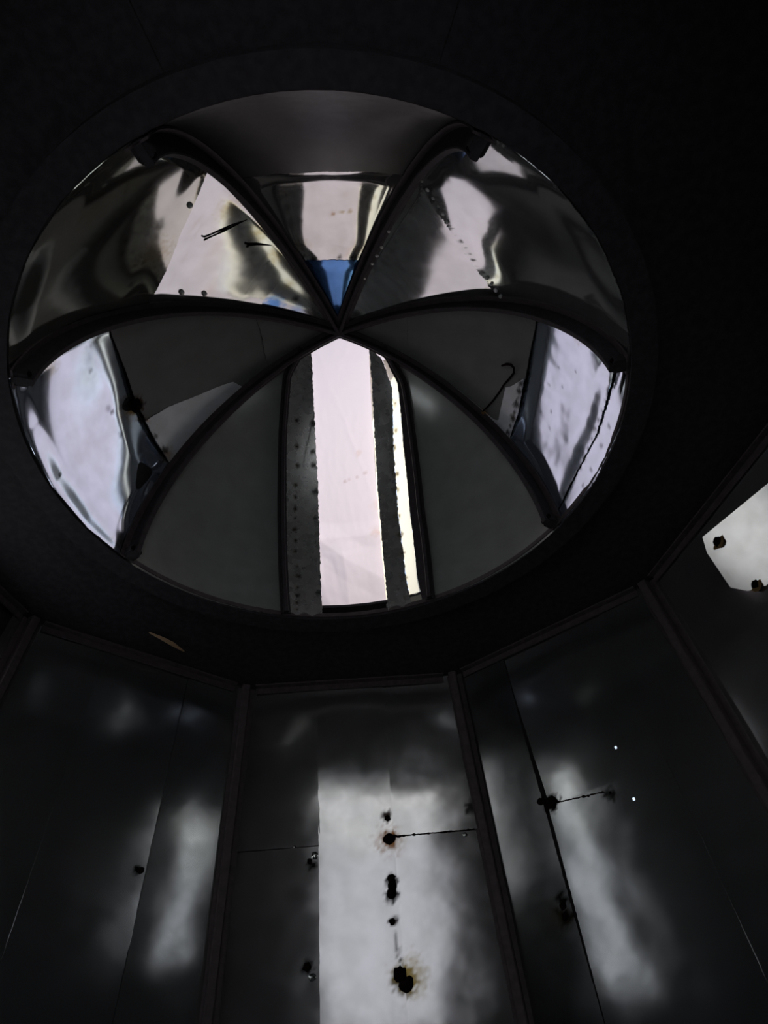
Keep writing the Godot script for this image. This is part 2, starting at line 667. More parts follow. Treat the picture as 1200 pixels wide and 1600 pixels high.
# how each sheet is bent out of its even curve: columns, rows, then heights in tenths of a millimetre
var B := {
	"g1a": [7, 7, -114, -136, -163, -232, -261, -220, -90, -90, -145, -202, -215, -134, -84, 47, -50, -140, -249, -199, -22, 130, 212, 15, -89, -291, -243, 87, 396, 357, 84, -5, -224, -134, 318, 400, 400, 135, 127, 86, 199, 400, 400, 400, 177, 261, 359, 400, 400, 400, 400],
	"g5b": [7, 7, -169, -182, -167, -136, -128, -106, -40, -133, -174, -169, -98, -55, -30, 41, -83, -140, -163, -89, -1, 77, 135, -17, -65, -130, -99, 67, 215, 230, 49, 34, -27, 20, 233, 300, 297, 104, 132, 142, 222, 300, 300, 300, 148, 211, 280, 300, 300, 300, 300],
	"g2c": [6, 6, -1, 0, 0, 1, 1, 1, -2, 0, 2, 2, 1, 0, -4, -1, 3, 3, 1, -1, -5, -3, 0, 1, -1, -3, -1, 0, 0, 0, -2, -3, 1, 1, 0, -1, -2, -3],
	"g2a": [7, 7, -94, -88, -84, -86, -90, -96, -103, -114, -108, -98, -94, -102, -115, -124, -139, -144, -128, -100, -122, -143, -150, -159, -200, -200, -101, -162, -185, -177, -160, -200, -200, -95, -200, -200, -195, -135, -143, -121, -79, -194, -200, -200, -103, -78, -61, -85, -145, -184, -195],
	"g2b": [6, 6, 44, 47, 48, 45, 39, 31, 43, 49, 57, 58, 36, 14, 41, 46, 64, 77, 23, -10, 41, 37, 56, 78, 13, -19, 52, 54, 57, 61, 23, -4, 59, 61, 56, 46, 30, 14],
	"g3a": [7, 7, 107, 125, 135, 137, 144, 149, 148, 41, 95, 150, 179, 173, 146, 117, -47, 24, 106, 162, 144, 109, 70, -153, -85, 23, 118, 84, 41, 6, -200, -177, -17, 106, 55, -26, -58, -200, -188, -30, 78, 43, -46, -86, -200, -150, -50, 14, 14, -31, -78],
	"g3b": [6, 6, 127, 129, 129, 130, 130, 129, 107, 115, 121, 121, 115, 108, 81, 92, 104, 104, 92, 79, 58, 65, 74, 74, 63, 50, 53, 55, 55, 51, 44, 37, 52, 48, 45, 40, 35, 31],
	"g4a": [7, 7, -53, -53, -52, -52, -54, -50, -43, -58, -65, -70, -78, -76, -54, -29, -66, -80, -112, -139, -108, -47, 0, -84, -92, -189, -200, -113, -2, 52, -132, -116, -87, -100, 26, 100, 116, -179, -183, -56, 71, 197, 200, 170, -186, -144, -37, 98, 200, 200, 200],
	"g5a": [6, 6, 300, 300, 46, -44, -9, -59, 300, 290, 15, -30, -1, -57, 300, 268, -16, -18, 4, -56, 300, 244, -41, -9, 6, -54, 300, 221, -60, 5, 14, -52, 299, 198, -78, 19, 24, -50],
	"g1c": [6, 6, -2, -2, -2, -2, -2, -2, 1, 0, 0, 0, 0, 0, 4, 4, 3, 3, 3, 3, 9, 9, 8, 8, 7, 7, 14, 14, 15, 16, 15, 15, 18, 20, 21, 22, 22, 22],
	"g1b": [6, 6, -25, -26, -28, -30, -31, -32, -27, -30, -33, -35, -37, -37, -30, -34, -39, -44, -44, -42, -31, -37, -47, -54, -49, -44, -31, -36, -43, -40, -41, -41, -30, -33, -36, -37, -36, -36],
	"g4b": [7, 7, -87, -49, -9, 28, 61, 90, 116, -196, -145, -76, -17, 40, 94, 132, -200, -194, -113, -55, 1, 49, 89, -183, -115, -36, 14, 23, 13, 20, -126, -72, -3, 29, 38, 13, 4, -79, -33, 31, 54, 42, 10, -2, -10, 16, 44, 68, 77, 72, 61],
	"g5c": [6, 6, -63, -66, -70, -74, -77, -79, -67, -72, -78, -85, -89, -88, -73, -79, -86, -94, -98, -95, -78, -85, -91, -95, -95, -92, -77, -81, -83, -85, -86, -84, -72, -73, -74, -75, -76, -76],
	"g5d": [6, 6, -4, -4, -3, -3, -2, -2, -4, -4, -3, -2, -2, -1, -4, -4, -3, -2, -1, 0, -3, -3, -2, -1, 1, 3, -1, 0, 1, 3, 5, 7, 1, 3, 5, 6, 8, 10],
}

const WALL_NAMES := ["wall_front_left", "wall_front", "wall_front_right", "wall_right", "wall_right_rear", "wall_rear_right", "wall_rear", "wall_rear_left", "wall_left_rear", "wall_left"]
const OPEN := {4: [-0.77, -0.5, 2.4, 3.9], 6: [-0.75, 0.6, 1.2, 4.05], 8: [0.08, 0.5, 1.6, 4.0], 9: [-0.45, 0.6, 3.0, 4.3]}  # openings out of view, added and placed for their reflections in the sheets

func slab(st: SurfaceTool, k: int, u0: Vector2, u1: Vector2, y0: float, y1: float) -> void:
	# u0, u1: left and right edge at (y0, y1)
	var p := []
	for into in [-0.05, -0.09]:
		p.append(wall(k, u0.x, y0, into)); p.append(wall(k, u1.x, y0, into))
		p.append(wall(k, u1.y, y1, into)); p.append(wall(k, u0.y, y1, into))
	hexa(st, p)

func build_walls() -> void:
	var pins := {2: [Vector2(0.163, 3.834), Vector2(0.033, 3.602), Vector2(0.154, 3.527)], 0: [Vector2(0.735, 4.545)]}
	for k in SIDES:
		var st := begin()
		var hb := wall_half(0.0) + 0.05
		var ht := wall_half(WTOP) + 0.05
		var at := func(y: float) -> float: return lerpf(hb, ht, y / WTOP)
		if OPEN.has(k):
			var o: Array = OPEN[k]
			slab(st, k, Vector2(-hb, -at.call(o[2])), Vector2(hb, at.call(o[2])), 0.0, o[2])
			slab(st, k, Vector2(-at.call(o[2]), -at.call(o[3])), Vector2(o[0], o[0]), o[2], o[3])
			slab(st, k, Vector2(o[1], o[1]), Vector2(at.call(o[2]), at.call(o[3])), o[2], o[3])
			slab(st, k, Vector2(-at.call(o[3]), -ht), Vector2(at.call(o[3]), ht), o[3], WTOP)
		else:
			# rows of slabs that leave a small square behind each pinhole
			var ys := [0.0, WTOP]
			var holes: Array = pins.get(k, [])
			for h in holes: ys.append_array([h.y - 0.02, h.y + 0.13])
			ys.sort()
			for i in ys.size() - 1:
				var y0: float = ys[i]
				var y1: float = ys[i + 1]
				var cuts := []
				for h in holes:
					if h.y - 0.02 < (y0 + y1) / 2 and h.y + 0.13 > (y0 + y1) / 2: cuts.append(h.x)
				cuts.sort()
				var l := Vector2(-at.call(y0), -at.call(y1))
				for c in cuts:
					slab(st, k, l, Vector2(c - 0.06, c - 0.06), y0, y1)
					l = Vector2(c + 0.06, c + 0.06)
				slab(st, k, l, Vector2(at.call(y0), at.call(y1)), y0, y1)
		var w := struct(WALL_NAMES[k], done(st), M.black)
		w.set_meta("wall", k)
		wall_sheets(k, w, pins.get(k, []))
	for k in OPEN:
		var o: Array = OPEN[k]
		var st := begin()
		for e in [[Vector2(o[0], o[2]), Vector2(o[1], o[2])], [Vector2(o[1], o[2]), Vector2(o[1], o[3])], [Vector2(o[1], o[3]), Vector2(o[0], o[3])], [Vector2(o[0], o[3]), Vector2(o[0], o[2])]]:
			bar(st, wall(k, e[0].x, e[0].y, -0.02), wall(k, e[1].x, e[1].y, -0.02), wall(k, 0, 3, 1.0) - wall(k, 0, 3, 0.0), 0.08, 0.03)
		struct("added_opening_%d" % (OPEN.keys().find(k) + 1), done(st), M.post).set_meta("label", "unglazed opening added out of view for its light and reflections")

func wall_sheets(k: int, w: Node, pins: Array) -> void:
	var T := WTOP - 0.004
	var half := func(y: float) -> float: return wall_half(y) - 0.004
	var e: float = half.call(T)
	if k == 1:
		var rusty := [[wall(1, 0.208, 3.647), 0.062, Color(0.02, 0.012, 0.01), 1.0], [wall(1, 0.208, 3.64), 0.11, Color(0.30, 0.14, 0.05), 0.7, 0.8], [wall(1, 0.203, 3.78), 0.04, Color(0.03, 0.02, 0.02), 1.0]]
		var low := [[wall(1, 0.205, 3.40), 0.05, Color(0.02, 0.02, 0.02), 1.0], [wall(1, 0.205, 3.33), 0.055, Color(0.02, 0.02, 0.02), 1.0], [wall(1, 0.20, 3.19), 0.035, Color(0.03, 0.02, 0.02), 1.0],
			[wall(1, 0.245, 2.89), 0.085, Color(0.02, 0.02, 0.02), 1.0], [wall(1, 0.28, 2.91), 0.13, Color(0.36, 0.27, 0.08), 0.75, 0.8]]
		for i in 14:
			low.append([wall(1, 0.200 + 0.0022 * i, 3.17 - 0.017 * i), 0.011 + 0.0006 * i, Color(0.03, 0.03, 0.03), 0.8, 0.5])
		wall_sheet(w, "metal_sheet", 1, [-e, -0.236, -half.call(3.63), -0.238], [T, 3.632], {"seed": 1.0, "yaw": 0.02})
		wall_sheet(w, "metal_sheet", 1, [-half.call(3.63), -0.238, -half.call(1.6), -0.262], [3.628, 1.6], {"seed": 2.0, "yaw": 0.015, "into": 0.004, "stains": [[wall(1, -0.285, 3.52), 0.035, Color(0.03, 0.03, 0.03), 1.0], [wall(1, -0.325, 2.995), 0.045, Color(0.02, 0.02, 0.02), 1.0]]})
		wall_sheet(w, "metal_sheet", 1, [-0.238, 0.232, -0.262, 0.255], [T, 1.6], {"seed": 3.0, "yaw": -0.012, "into": 0.010, "stains": rusty + low})
		wall_sheet(w, "metal_sheet", 1, [0.226, e, 0.203, half.call(3.66)], [T, 3.662], {"seed": 4.0, "yaw": 0.035, "into": 0.006, "stains": rusty + [[wall(1, 0.76, 3.80), 0.05, Color(0.03, 0.03, 0.03), 0.9]]})
		wall_sheet(w, "metal_sheet", 1, [0.203, half.call(3.66), 0.252, half.call(1.6)], [3.655, 1.6], {"seed": 5.0, "yaw": 0.022, "into": 0.006, "stains": rusty + low})
		lumps(1, w, [[Vector2(0.208, 3.647), 0.042], [Vector2(0.205, 3.77), 0.022], [Vector2(0.207, 3.42), 0.032], [Vector2(0.206, 3.378), 0.034], [Vector2(0.203, 3.345), 0.036], [Vector2(0.194, 3.19), 0.022], [Vector2(0.222, 2.925), 0.045], [Vector2(0.25, 2.87), 0.045], [Vector2(-0.325, 2.995), 0.028], [Vector2(-0.305, 3.55), 0.02]])
		torn_seam(1, w, Vector2(0.235, 3.655), Vector2(0.765, 3.662), 0.008)
		for q in [[Vector2(-0.272, 3.58), 0.026], [Vector2(-0.40, 3.635), 0.010], [Vector2(0.70, 3.635), 0.016], [Vector2(-0.295, 2.94), 0.024]]:
			part("torn_flap", crust_mesh(q[1], q[1] * 0.35, int(q[1] * 3000)), M.galv_mid, w, facing(wall(1, q[0].x, q[0].y, 0.012), wall(1, 0, 3, 1.0) - wall(1, 0, 3, 0.0)))
	elif k == 2:
		var spots := [[wall(2, -0.345, 3.665), 0.065, Color(0.015, 0.012, 0.012), 1.0], [wall(2, 0.03, 3.60), 0.05, Color(0.02, 0.02, 0.02), 0.9], [wall(2, -0.476, 3.08), 0.06, Color(0.02, 0.02, 0.02), 1.0], [wall(2, -0.47, 3.16), 0.05, Color(0.02, 0.02, 0.02), 1.0], [wall(2, -0.53, 3.08), 0.12, Color(0.42, 0.36, 0.2), 0.6, 0.8]]
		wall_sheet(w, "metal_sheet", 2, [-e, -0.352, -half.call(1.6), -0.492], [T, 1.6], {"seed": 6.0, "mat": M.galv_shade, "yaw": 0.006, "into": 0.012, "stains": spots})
		wall_sheet(w, "metal_sheet", 2, [-0.362, 0.40, -0.365, 0.42], [T, 3.61], {"into": 0.0, "seed": 7.0, "mat": M.galv_wall_dull, "yaw": 0.0, "stains": spots, "pinholes": [pins[0]]})
		wall_sheet(w, "metal_sheet", 2, [-0.37, 0.42, -0.50, 0.46], [3.652, 1.6], {"seed": 8.0, "mat": M.galv_wall_dull, "yaw": 0.0, "into": 0.016, "stains": spots, "pinholes": [pins[1], pins[2]]})
		wall_sheet(w, "metal_sheet", 2, [0.39, e, 0.45, half.call(1.6)], [T, 1.6], {"seed": 9.0, "mat": M.galv_wall_dull, "yaw": 0.0, "into": 0.010})
		lumps(2, w, [[Vector2(-0.347, 3.668), 0.045], [Vector2(-0.41, 3.70), 0.03], [Vector2(-0.476, 3.08), 0.034], [Vector2(-0.473, 3.13), 0.032], [Vector2(0.02, 3.60), 0.02]])
		torn_seam(2, w, Vector2(-0.33, 3.655), Vector2(0.0, 3.618), 0.018)
	elif k == 0:
		wall_sheet(w, "metal_sheet", 0, [-e, -0.25, -half.call(1.6), -0.3], [T, 1.6], {"seed": 10.0, "mat": M.galv_wall_dull, "yaw": 0.0})
		wall_sheet(w, "metal_sheet", 0, [-0.255, 0.335, -0.305, 0.40], [T, 1.6], {"seed": 11.0, "mat": M.galv_wall_dull, "yaw": -0.02, "into": 0.004, "stains": [[wall(0, 0.30, 3.45), 0.03, Color(0.02, 0.02, 0.02), 1.0]]})
		wall_sheet(w, "metal_sheet", 0, [0.33, e, 0.395, half.call(1.6)], [T, 1.6], {"seed": 12.0, "mat": M.galv_wall_dull, "yaw": 0.02, "into": 0.010, "pinholes": pins})
		lumps(0, w, [[Vector2(0.324, 3.45), 0.02]])
	elif k == 3:
		wall_sheet(w, "metal_sheet", 3, [-e, -0.06, -half.call(1.6), 0.0], [T, 1.6], {"seed": 13.0})
		wall_sheet(w, "metal_sheet", 3, [-0.065, e, -0.005, half.call(1.6)], [T, 1.6], {"seed": 14.0, "into": 0.008})
		patch(w)
	elif k == 9:
		wall_sheet(w, "metal_sheet", 9, [0.63, e, 0.63, half.call(1.6)], [T, 1.6], {"seed": 16.0, "into": 0.010})

func patch(w: Node) -> void:
	# an eight-sided pale patch bolted over a hole, one corner cut
	var out := [Vector2(-0.15, 4.51), Vector2(-0.20, 4.438), Vector2(-0.25, 4.23), Vector2(-0.19, 4.16), Vector2(-0.09, 4.118), Vector2(0.30, 4.118), Vector2(0.42, 4.26), Vector2(0.42, 4.44)]
	var c := Vector2(0.08, 4.30)
	var bent := func(p: Vector2) -> Vector3:
		var into := 0.066 + (p.y - 4.35) * 0.25 - p.x * 0.06   # its upper edge stands off the wall
		return wall(3, p.x, p.y, into)
	var st := SurfaceTool.new()
	st.begin(Mesh.PRIMITIVE_TRIANGLES)
	st.set_smooth_group(-1)
	for i in out.size():
		var a: Vector3 = bent.call(out[i])
		var b: Vector3 = bent.call(out[(i + 1) % out.size()])
		var m: Vector3 = bent.call(c)
		var back := wall(3, 0, 4, -0.004) - wall(3, 0, 4, 0.0)
		for t in [[a, b, m], [a + back, m + back, b + back], [a, a + back, b], [b, a + back, b + back]]:
			for v in t: st.add_vertex(v)
	st.generate_normals()
	var pn := part("patch", st.commit(), M.pale_wall, w)
	pn.set_meta("label", "pale patch plate with two rusted bolts")
	var t := deg_to_rad(wall_az(3))
	var n := Vector3(sin(t), 0, cos(t))
	for q in [[Vector2(-0.105, 4.441), 0.034], [Vector2(-0.13, 4.16), 0.030]]:
		var p: Vector3 = bent.call(q[0])
		part("rusted_bolt", crust_mesh(q[1], 0.02, int(q[1] * 1000)), M.rust, pn, facing(p, n))
		part("rust_stain", crust_mesh(q[1] * 1.5, 0.004, int(q[1] * 1300)), M.rust_orange, pn, facing(p, n))

func torn_seam(k: int, w: Node, a: Vector2, b: Vector2, into: float) -> void:
	var path := []
	var radii := []
	for i in 40:
		var f := i / 39.0
		var p := a.lerp(b, f)
		p.y += rag.get_noise_2d(i * 5.0, k * 40.0) * 0.006
		path.append(wall(k, p.x, p.y, into))
		radii.append(0.0035 + 0.005 * maxf(0.0, rag.get_noise_2d(i * 3.0 + 500.0, k * 90.0)) * 2.0)
	part("torn_seam", tube(path, radii, 6), M.rust, w)

func lumps(k: int, w: Node, list: Array) -> void:
	var t := deg_to_rad(wall_az(k))
	for q in list:
		part("rusted_bolt", crust_mesh(q[1], q[1] * 0.5, int(q[0].y * 100)), M.rust, w, facing(wall(k, q[0].x, q[0].y, 0.008), Vector3(sin(t), 0, cos(t))))

func post(k: int) -> ArrayMesh:
	# a folded channel up the corner between two walls
	var st := begin()
	var a := corner(k, 0.0)
	var b := corner(k, WTOP - 0.01)
	var t := deg_to_rad(PH + (1.5 - k) * 36.0)
	var rad := Vector3(sin(t), 0, cos(t))
	var side := Vector3(cos(t), 0, -sin(t))
	bar(st, a + rad * 0.056, b + rad * 0.056, side, 0.055, 0.07, 0.12)
	for s in [-1.0, 1.0]:
		bar(st, a + rad * 0.02 + side * 0.045 * s, b + rad * 0.02 + side * 0.045 * s, side, 0.05, 0.02, 0.2)
	return done(st)

func header(k: int) -> ArrayMesh:
	# an angle iron along the top of a wall, from post to post
	var st := begin()
	var y := WTOP - 0.03
	var a := corner(k, y)
	var b := corner(k + 1, y)
	var f := (b - a).normalized()
	a += f * 0.085
	b -= f * 0.085
	var t := deg_to_rad(wall_az(k))
	var inw := Vector3(sin(t), 0, cos(t))
	bar(st, a + inw * 0.035 + Vector3(0, 0.022, 0), b + inw * 0.035 + Vector3(0, 0.022, 0), inw, 0.055, 0.012, 0.2)
	bar(st, a + inw * 0.016, b + inw * 0.016, Vector3.UP, 0.05, 0.012, 0.2)
	return done(st)

# (azimuth, s) of the slit's two edges and of the lines beside it
const SLIT_L := [Vector2(75, 0.05), Vector2(62, 0.115), Vector2(41.3, 0.147), Vector2(17.1, 0.353), Vector2(11.7, 0.557), Vector2(9.8, 0.76), Vector2(8.9, 0.967), Vector2(8.8, 0.988)]
const SLIT_R := [Vector2(-72, 0.05), Vector2(-59, 0.113), Vector2(-39.3, 0.155), Vector2(-14.7, 0.369), Vector2(-9.6, 0.573), Vector2(-7.9, 0.777), Vector2(-7.4, 0.988)]
const ARCH_L := [Vector2(62, 0.14), Vector2(48.5, 0.238), Vector2(30.7, 0.419), Vector2(24.4, 0.573), Vector2(20.3, 0.77), Vector2(17.9, 0.975), Vector2(17.8, 0.990)]
const ARCH_R := [Vector2(-58, 0.17), Vector2(-42.5, 0.301), Vector2(-27.6, 0.49), Vector2(-21.4, 0.687), Vector2(-19.0, 0.895), Vector2(-18.4, 0.990)]
const FL_R := [Vector2(-44, 0.20), Vector2(-33.6, 0.294), Vector2(-19.5, 0.47), Vector2(-14.4, 0.669), Vector2(-13.0, 0.878), Vector2(-13.3, 0.988)]
const FL_R2 := [Vector2(-46, 0.205), Vector2(-38.3, 0.292), Vector2(-23.5, 0.479), Vector2(-18.0, 0.678), Vector2(-15.9, 0.886), Vector2(-16.2, 0.988)]
const TAB_L := [Vector2(40.5, 0.255), Vector2(28.2, 0.347), Vector2(24.0, 0.427), Vector2(21.6, 0.476), Vector2(19.6, 0.597), Vector2(17.4, 0.75), Vector2(15.8, 0.85), Vector2(15.6, 1.0)]
const RIBS := [58.318, 107.322, 157.826, -149.533, -97.565, -54.969]

func meridian(az: float, s0: float, s1: float, n := 9) -> Array:
	var out := []
	for i in n: out.append(Vector2(az, lerpf(s0, s1, float(i) / (n - 1))))
	return out

func rib_mesh(line: Array, width: float, depth: float, top: float, piece := 0) -> ArrayMesh:
	# a T-bar bent along the dome: a flange against the sheets and a web towards the inside
	var d := []
	for p in line: d.append(disc(p))
	var n := 40
	var q := along(d, n)
	var at := []
	var web := []
	var fl := []
	for i in n:
		var w := undisc(q[i])
		at.append(dome(w.x, w.y, -0.012))
	for i in n:
		var w := undisc(q[i])
		var f: Vector3 = (at[mini(i + 1, n - 1)] - at[maxi(i - 1, 0)]).normalized()
		var inn := -dome_out(w.x, w.y)
		inn = (inn - f * inn.dot(f)).normalized()
		var side := f.cross(inn)
		var k := lerpf(top, 1.0, smoothstep(0.0, 0.75, float(i) / (n - 1)))
		var hw := width * 0.30 * lerpf(1.0, k, 0.4)
		var dd := depth * k
		web.append([side * hw, side * hw + inn * (dd - 0.006), side * (hw - 0.005) + inn * dd, -side * (hw - 0.005) + inn * dd, -side * hw + inn * (dd - 0.006), -side * hw])
		var fw := width * 0.62 * lerpf(1.0, k, 0.4)
		fl.append([side * fw, side * fw + inn * 0.010, -side * fw + inn * 0.010, -side * fw])
	var st := begin()
	if piece != 2: sweep_faces(st, at, web)
	if piece != 1: sweep_faces(st, at, fl)
	return done(st)

func build_dome() -> void:
	var d := thing("dome", "ribbed sheet metal dome over the round opening, patched from mismatched galvanised sheets", "dome")
	var rivets := [bolt_mesh(0.011, 0.007), bolt_mesh(0.009, 0.006), bolt_mesh(0.013, 0.006)]
	var rivet_big := bolt_mesh(0.015, 0.011)
	# backing skin added to keep light from leaking between sheets, open along the slit
	var pts := []
	var uvs := PackedVector2Array()
	var rows := 40
	var cols := 90
	for j in rows:
		var s := lerpf(0.045, 1.0, float(j) / (rows - 1))
		var l := az_at(ARCH_L, s)
		var r := az_at(FL_R2, s)
		for i in cols:
			var az := lerpf(l - 1.0, 360.0 + r, float(i) / (cols - 1))
			pts.append(dome(az, s, 0.022))
			uvs.append(Vector2(az / 57.0, s))
	part("backing_skin", grid_mesh(pts, cols, rows, uvs, PackedColorArray(), Vector3(0, -1, 0.3), 0.0), M.dull, d)
	var capst := begin()
	for i in 24:
		var a := dome(i * 15.0, 0.045, 0.024)
		var b := dome((i + 1) * 15.0, 0.045, 0.024)
		var c := dome(0, 0.0, 0.024)
		hexa(capst, [a, b, c, c, a + Vector3(0, 0.01, 0), b + Vector3(0, 0.01, 0), c + Vector3(0, 0.01, 0), c + Vector3(0, 0.01, 0)])
	part("crown_plate", done(capst), M.black, d)

	var halo := Color(0.50, 0.27, 0.08)
	var dark := Color(0.015, 0.012, 0.01)
	var grey := Color(0.18, 0.18, 0.18)
	var tan_ := Color(0.62, 0.52, 0.30)
	# front field: panel | arch | strip | slit | strip | flange | arch | panel
	dome_sheet(d, "metal_sheet", meridian(58.3, 0.15, 1.0), ARCH_L, {"seed": 1.0, "round": true, "mat": M.galv_dull, "taut": 0.15, "label": "smooth dark sheet left of the slit, one bright streak at its foot"})
	dome_sheet(d, "metal_sheet", ARCH_R, meridian(-55.0, 0.17, 1.0), {"seed": 2.0, "round": true, "mat": M.galv_dull, "taut": 0.0, "label": "smooth dark sheet right of the slit"})
	var tabs := []
	for y in [0.36, 0.44, 0.50, 0.56, 0.60, 0.635, 0.665, 0.70, 0.735, 0.77, 0.815, 0.85, 0.885, 0.915, 0.94, 0.965]:
		tabs.append([dome(az_at(TAB_L, y) - 0.6, y), 0.017 + 0.006 * sin(y * 90.0), dark, 0.95, 0.5])
		tabs.append([dome(az_at(TAB_L, y) - 0.3, y), 0.022, tan_, 0.3, 0.9])
	for y in [[0.36, 0.03], [0.45, 0.025], [0.49, 0.028], [0.575, 0.03], [0.66, 0.022], [0.90, 0.02]]:
		tabs.append([dome(az_at(SLIT_L, y[0]) + 0.8, y[0]), y[1], dark, 0.9, 0.5])
	var strip_a := dome_sheet(d, "strip", ARCH_L, SLIT_L, {"seed": 3.0, "mat": M.strip, "out": -0.004, "jag": 0.004, "cell": 0.008, "stains": tabs, "label": "riveted strip along the slit with rusty tabs"})
	var rr_ := []
	for y in [0.34, 0.42, 0.47, 0.55, 0.60, 0.68, 0.74, 0.80, 0.88, 0.95]:
		rr_.append([dome(az_at(FL_R, y), y), 0.016 + 0.006 * sin(y * 70.0), Color(0.06, 0.03, 0.012), 0.9, 0.5])
		rr_.append([dome(az_at(FL_R, y) + 0.6, y), 0.034, tan_, 0.5, 0.9])
	var strip_b := dome_sheet(d, "strip", SLIT_R, FL_R, {"seed": 4.0, "mat": M.strip, "out": -0.004, "jag": 0.004, "cell": 0.008, "stains": rr_})
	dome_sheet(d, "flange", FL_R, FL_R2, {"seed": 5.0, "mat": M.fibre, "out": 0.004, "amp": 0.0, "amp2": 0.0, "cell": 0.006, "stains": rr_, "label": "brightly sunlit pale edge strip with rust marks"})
	dome_sheet(d, "strip", FL_R2, ARCH_R, {"seed": 6.0, "mat": M.black, "out": 0.002, "amp": 0.0})
	for y in [0.36, 0.44, 0.50, 0.56, 0.60, 0.635, 0.665, 0.70, 0.735, 0.77, 0.815, 0.85, 0.885, 0.915, 0.94, 0.965]:
		var az := az_at(TAB_L, y)
		var at := skin(az - 0.6, y, -0.002)
		part("tab", crust_mesh(0.009, 0.006, int(y * 100)), M.rust, strip_a, facing(at, -dome_out(az, y)))
	# field 1, left below
	var g1b := [Vector2(107.3, 0.256), Vector2(96.4, 0.239), Vector2(69.9, 0.252), Vector2(58.3, 0.262)]
	var g1s := [Vector2(107.3, 0.639), Vector2(102.4, 0.637), Vector2(82.5, 0.636), Vector2(68.2, 0.655), Vector2(58.3, 0.672)]
	var st1 := [[dome(80.7, 0.64), 0.062, dark, 1.0, 0.3], [dome(80.3, 0.655), 0.10, halo, 0.8, 0.9], [dome(62.6, 0.656), 0.07, halo, 0.7, 0.9], [dome(64.5, 0.652), 0.03, dark, 0.8, 0.4], [dome(69.5, 0.648), 0.022, dark, 0.7, 0.4], [dome(75.5, 0.64), 0.045, halo, 0.6, 0.9],
		[dome(103.3, 0.84), 0.10, tan_, 0.7, 0.9], [dome(104.6, 0.82), 0.04, halo, 0.9, 0.9], [dome(104.5, 0.68), 0.09, Color(0.3, 0.29, 0.25), 0.8, 0.6], [dome(60.0, 0.96), 0.09, halo, 0.7, 0.9],
		[dome(82.8, 0.703), 0.02, grey, 0.8, 0.4], [dome(76.0, 0.714), 0.022, grey, 0.7, 0.5], [dome(82.3, 0.955), 0.018, dark, 0.9, 0.4], [dome(96, 0.72), 0.02, grey, 0.6, 0.6], [dome(84.5, 0.71), 0.03, grey, 0.5, 0.6]]
	var s1 := dome_sheet(d, "metal_sheet", [Vector2(107.3, 1.0), Vector2(95, 1.0), Vector2(82, 1.0), Vector2(70, 1.0), Vector2(58.3, 1.0)], g1s, {"seed": 7.0, "mat": M.pale, "bent": B.g1a, "taut": 0.1, "out": -0.006, "stains": st1, "label": "pale bright sheet at the lower left with rusted seam"})
	part("rust_lump", crust_mesh(0.042, 0.02, 3), M.rust, s1, facing(skin(80.7, 0.64, -0.006), -dome_out(80.7, 0.64)))
	dome_sheet(d, "metal_sheet", g1s, g1b, {"seed": 8.0, "mat": M.galv_old, "bent": B.g1b, "taut": 0.4, "stains": st1})
	dome_sheet(d, "reflection_sheet", [Vector2(75.2, 0.640), Vector2(74.1, 0.566), Vector2(71.6, 0.493), Vector2(69.5, 0.425), Vector2(67.0, 0.37), Vector2(58.3, 0.355)], [Vector2(75.2, 0.643), Vector2(68.2, 0.655), Vector2(58.3, 0.672), Vector2(58.3, 0.5), Vector2(58.3, 0.356)], {"seed": 21.0, "mat": M.reflection_white, "out": -0.008, "taut": 0.4, "stains": st1, "label": "pale sheet added against the rib, a bright reflection put into its colour"})  # added sheet, its pale colour imitates a reflection on the dull one
	dome_sheet(d, "metal_sheet", g1b, [Vector2(107.3, 0.05), Vector2(90, 0.05), Vector2(75, 0.05), Vector2(58.3, 0.05)], {"seed": 9.0, "out": -0.005, "mat": M.galv_old, "bent": B.g1c, "taut": 0.5})
	# field 2, left above
	var g2s := [Vector2(157.8, 0.607), Vector2(155.9, 0.596), Vector2(137.1, 0.542), Vector2(112.0, 0.533), Vector2(107.3, 0.535)]
	var g2b := [Vector2(157.8, 0.225), Vector2(144.7, 0.227), Vector2(117.9, 0.235), Vector2(107.3, 0.242)]
	var st2 := [[dome(128.4, 0.679), 0.02, grey, 0.8, 0.5], [dome(125.8, 0.601), 0.025, grey, 0.8, 0.5], [dome(124.6, 0.624), 0.018, dark, 0.7, 0.5], [dome(118.4, 0.61), 0.03, grey, 0.7, 0.6], [dome(132, 0.69), 0.025, grey, 0.6, 0.6],
		[dome(128, 0.585), 0.16, Color(0.6, 0.46, 0.27), 0.7, 0.9], [dome(140, 0.86), 0.14, Color(0.66, 0.56, 0.40), 0.6, 0.9], [dome(147, 0.80), 0.10, Color(0.7, 0.68, 0.36), 0.6, 0.9],
		[dome(151, 0.46), 0.10, tan_, 0.7, 0.9], [dome(152, 0.36), 0.09, tan_, 0.8, 0.9], [dome(150, 0.28), 0.08, tan_, 0.8, 0.9], [dome(140, 0.20), 0.05, tan_, 0.6, 0.9], [dome(133, 0.16), 0.03, dark, 0.8, 0.6]]
	dome_sheet(d, "metal_sheet", [Vector2(157.8, 1.0), Vector2(145, 1.0), Vector2(132, 1.0), Vector2(120, 1.0), Vector2(107.3, 1.0)], g2s, {"seed": 10.0, "mat": M.galv_mid, "bent": B.g2a, "taut": 0.75, "stains": st2, "tint": Color(0.95, 0.94, 0.88)})
	var s2 := dome_sheet(d, "metal_sheet", g2s, g2b, {"seed": 11.0, "out": -0.005, "bent": B.g2b, "taut": 0.35, "stains": st2, "label": "bright sheet with two dark nails beside the crown"})
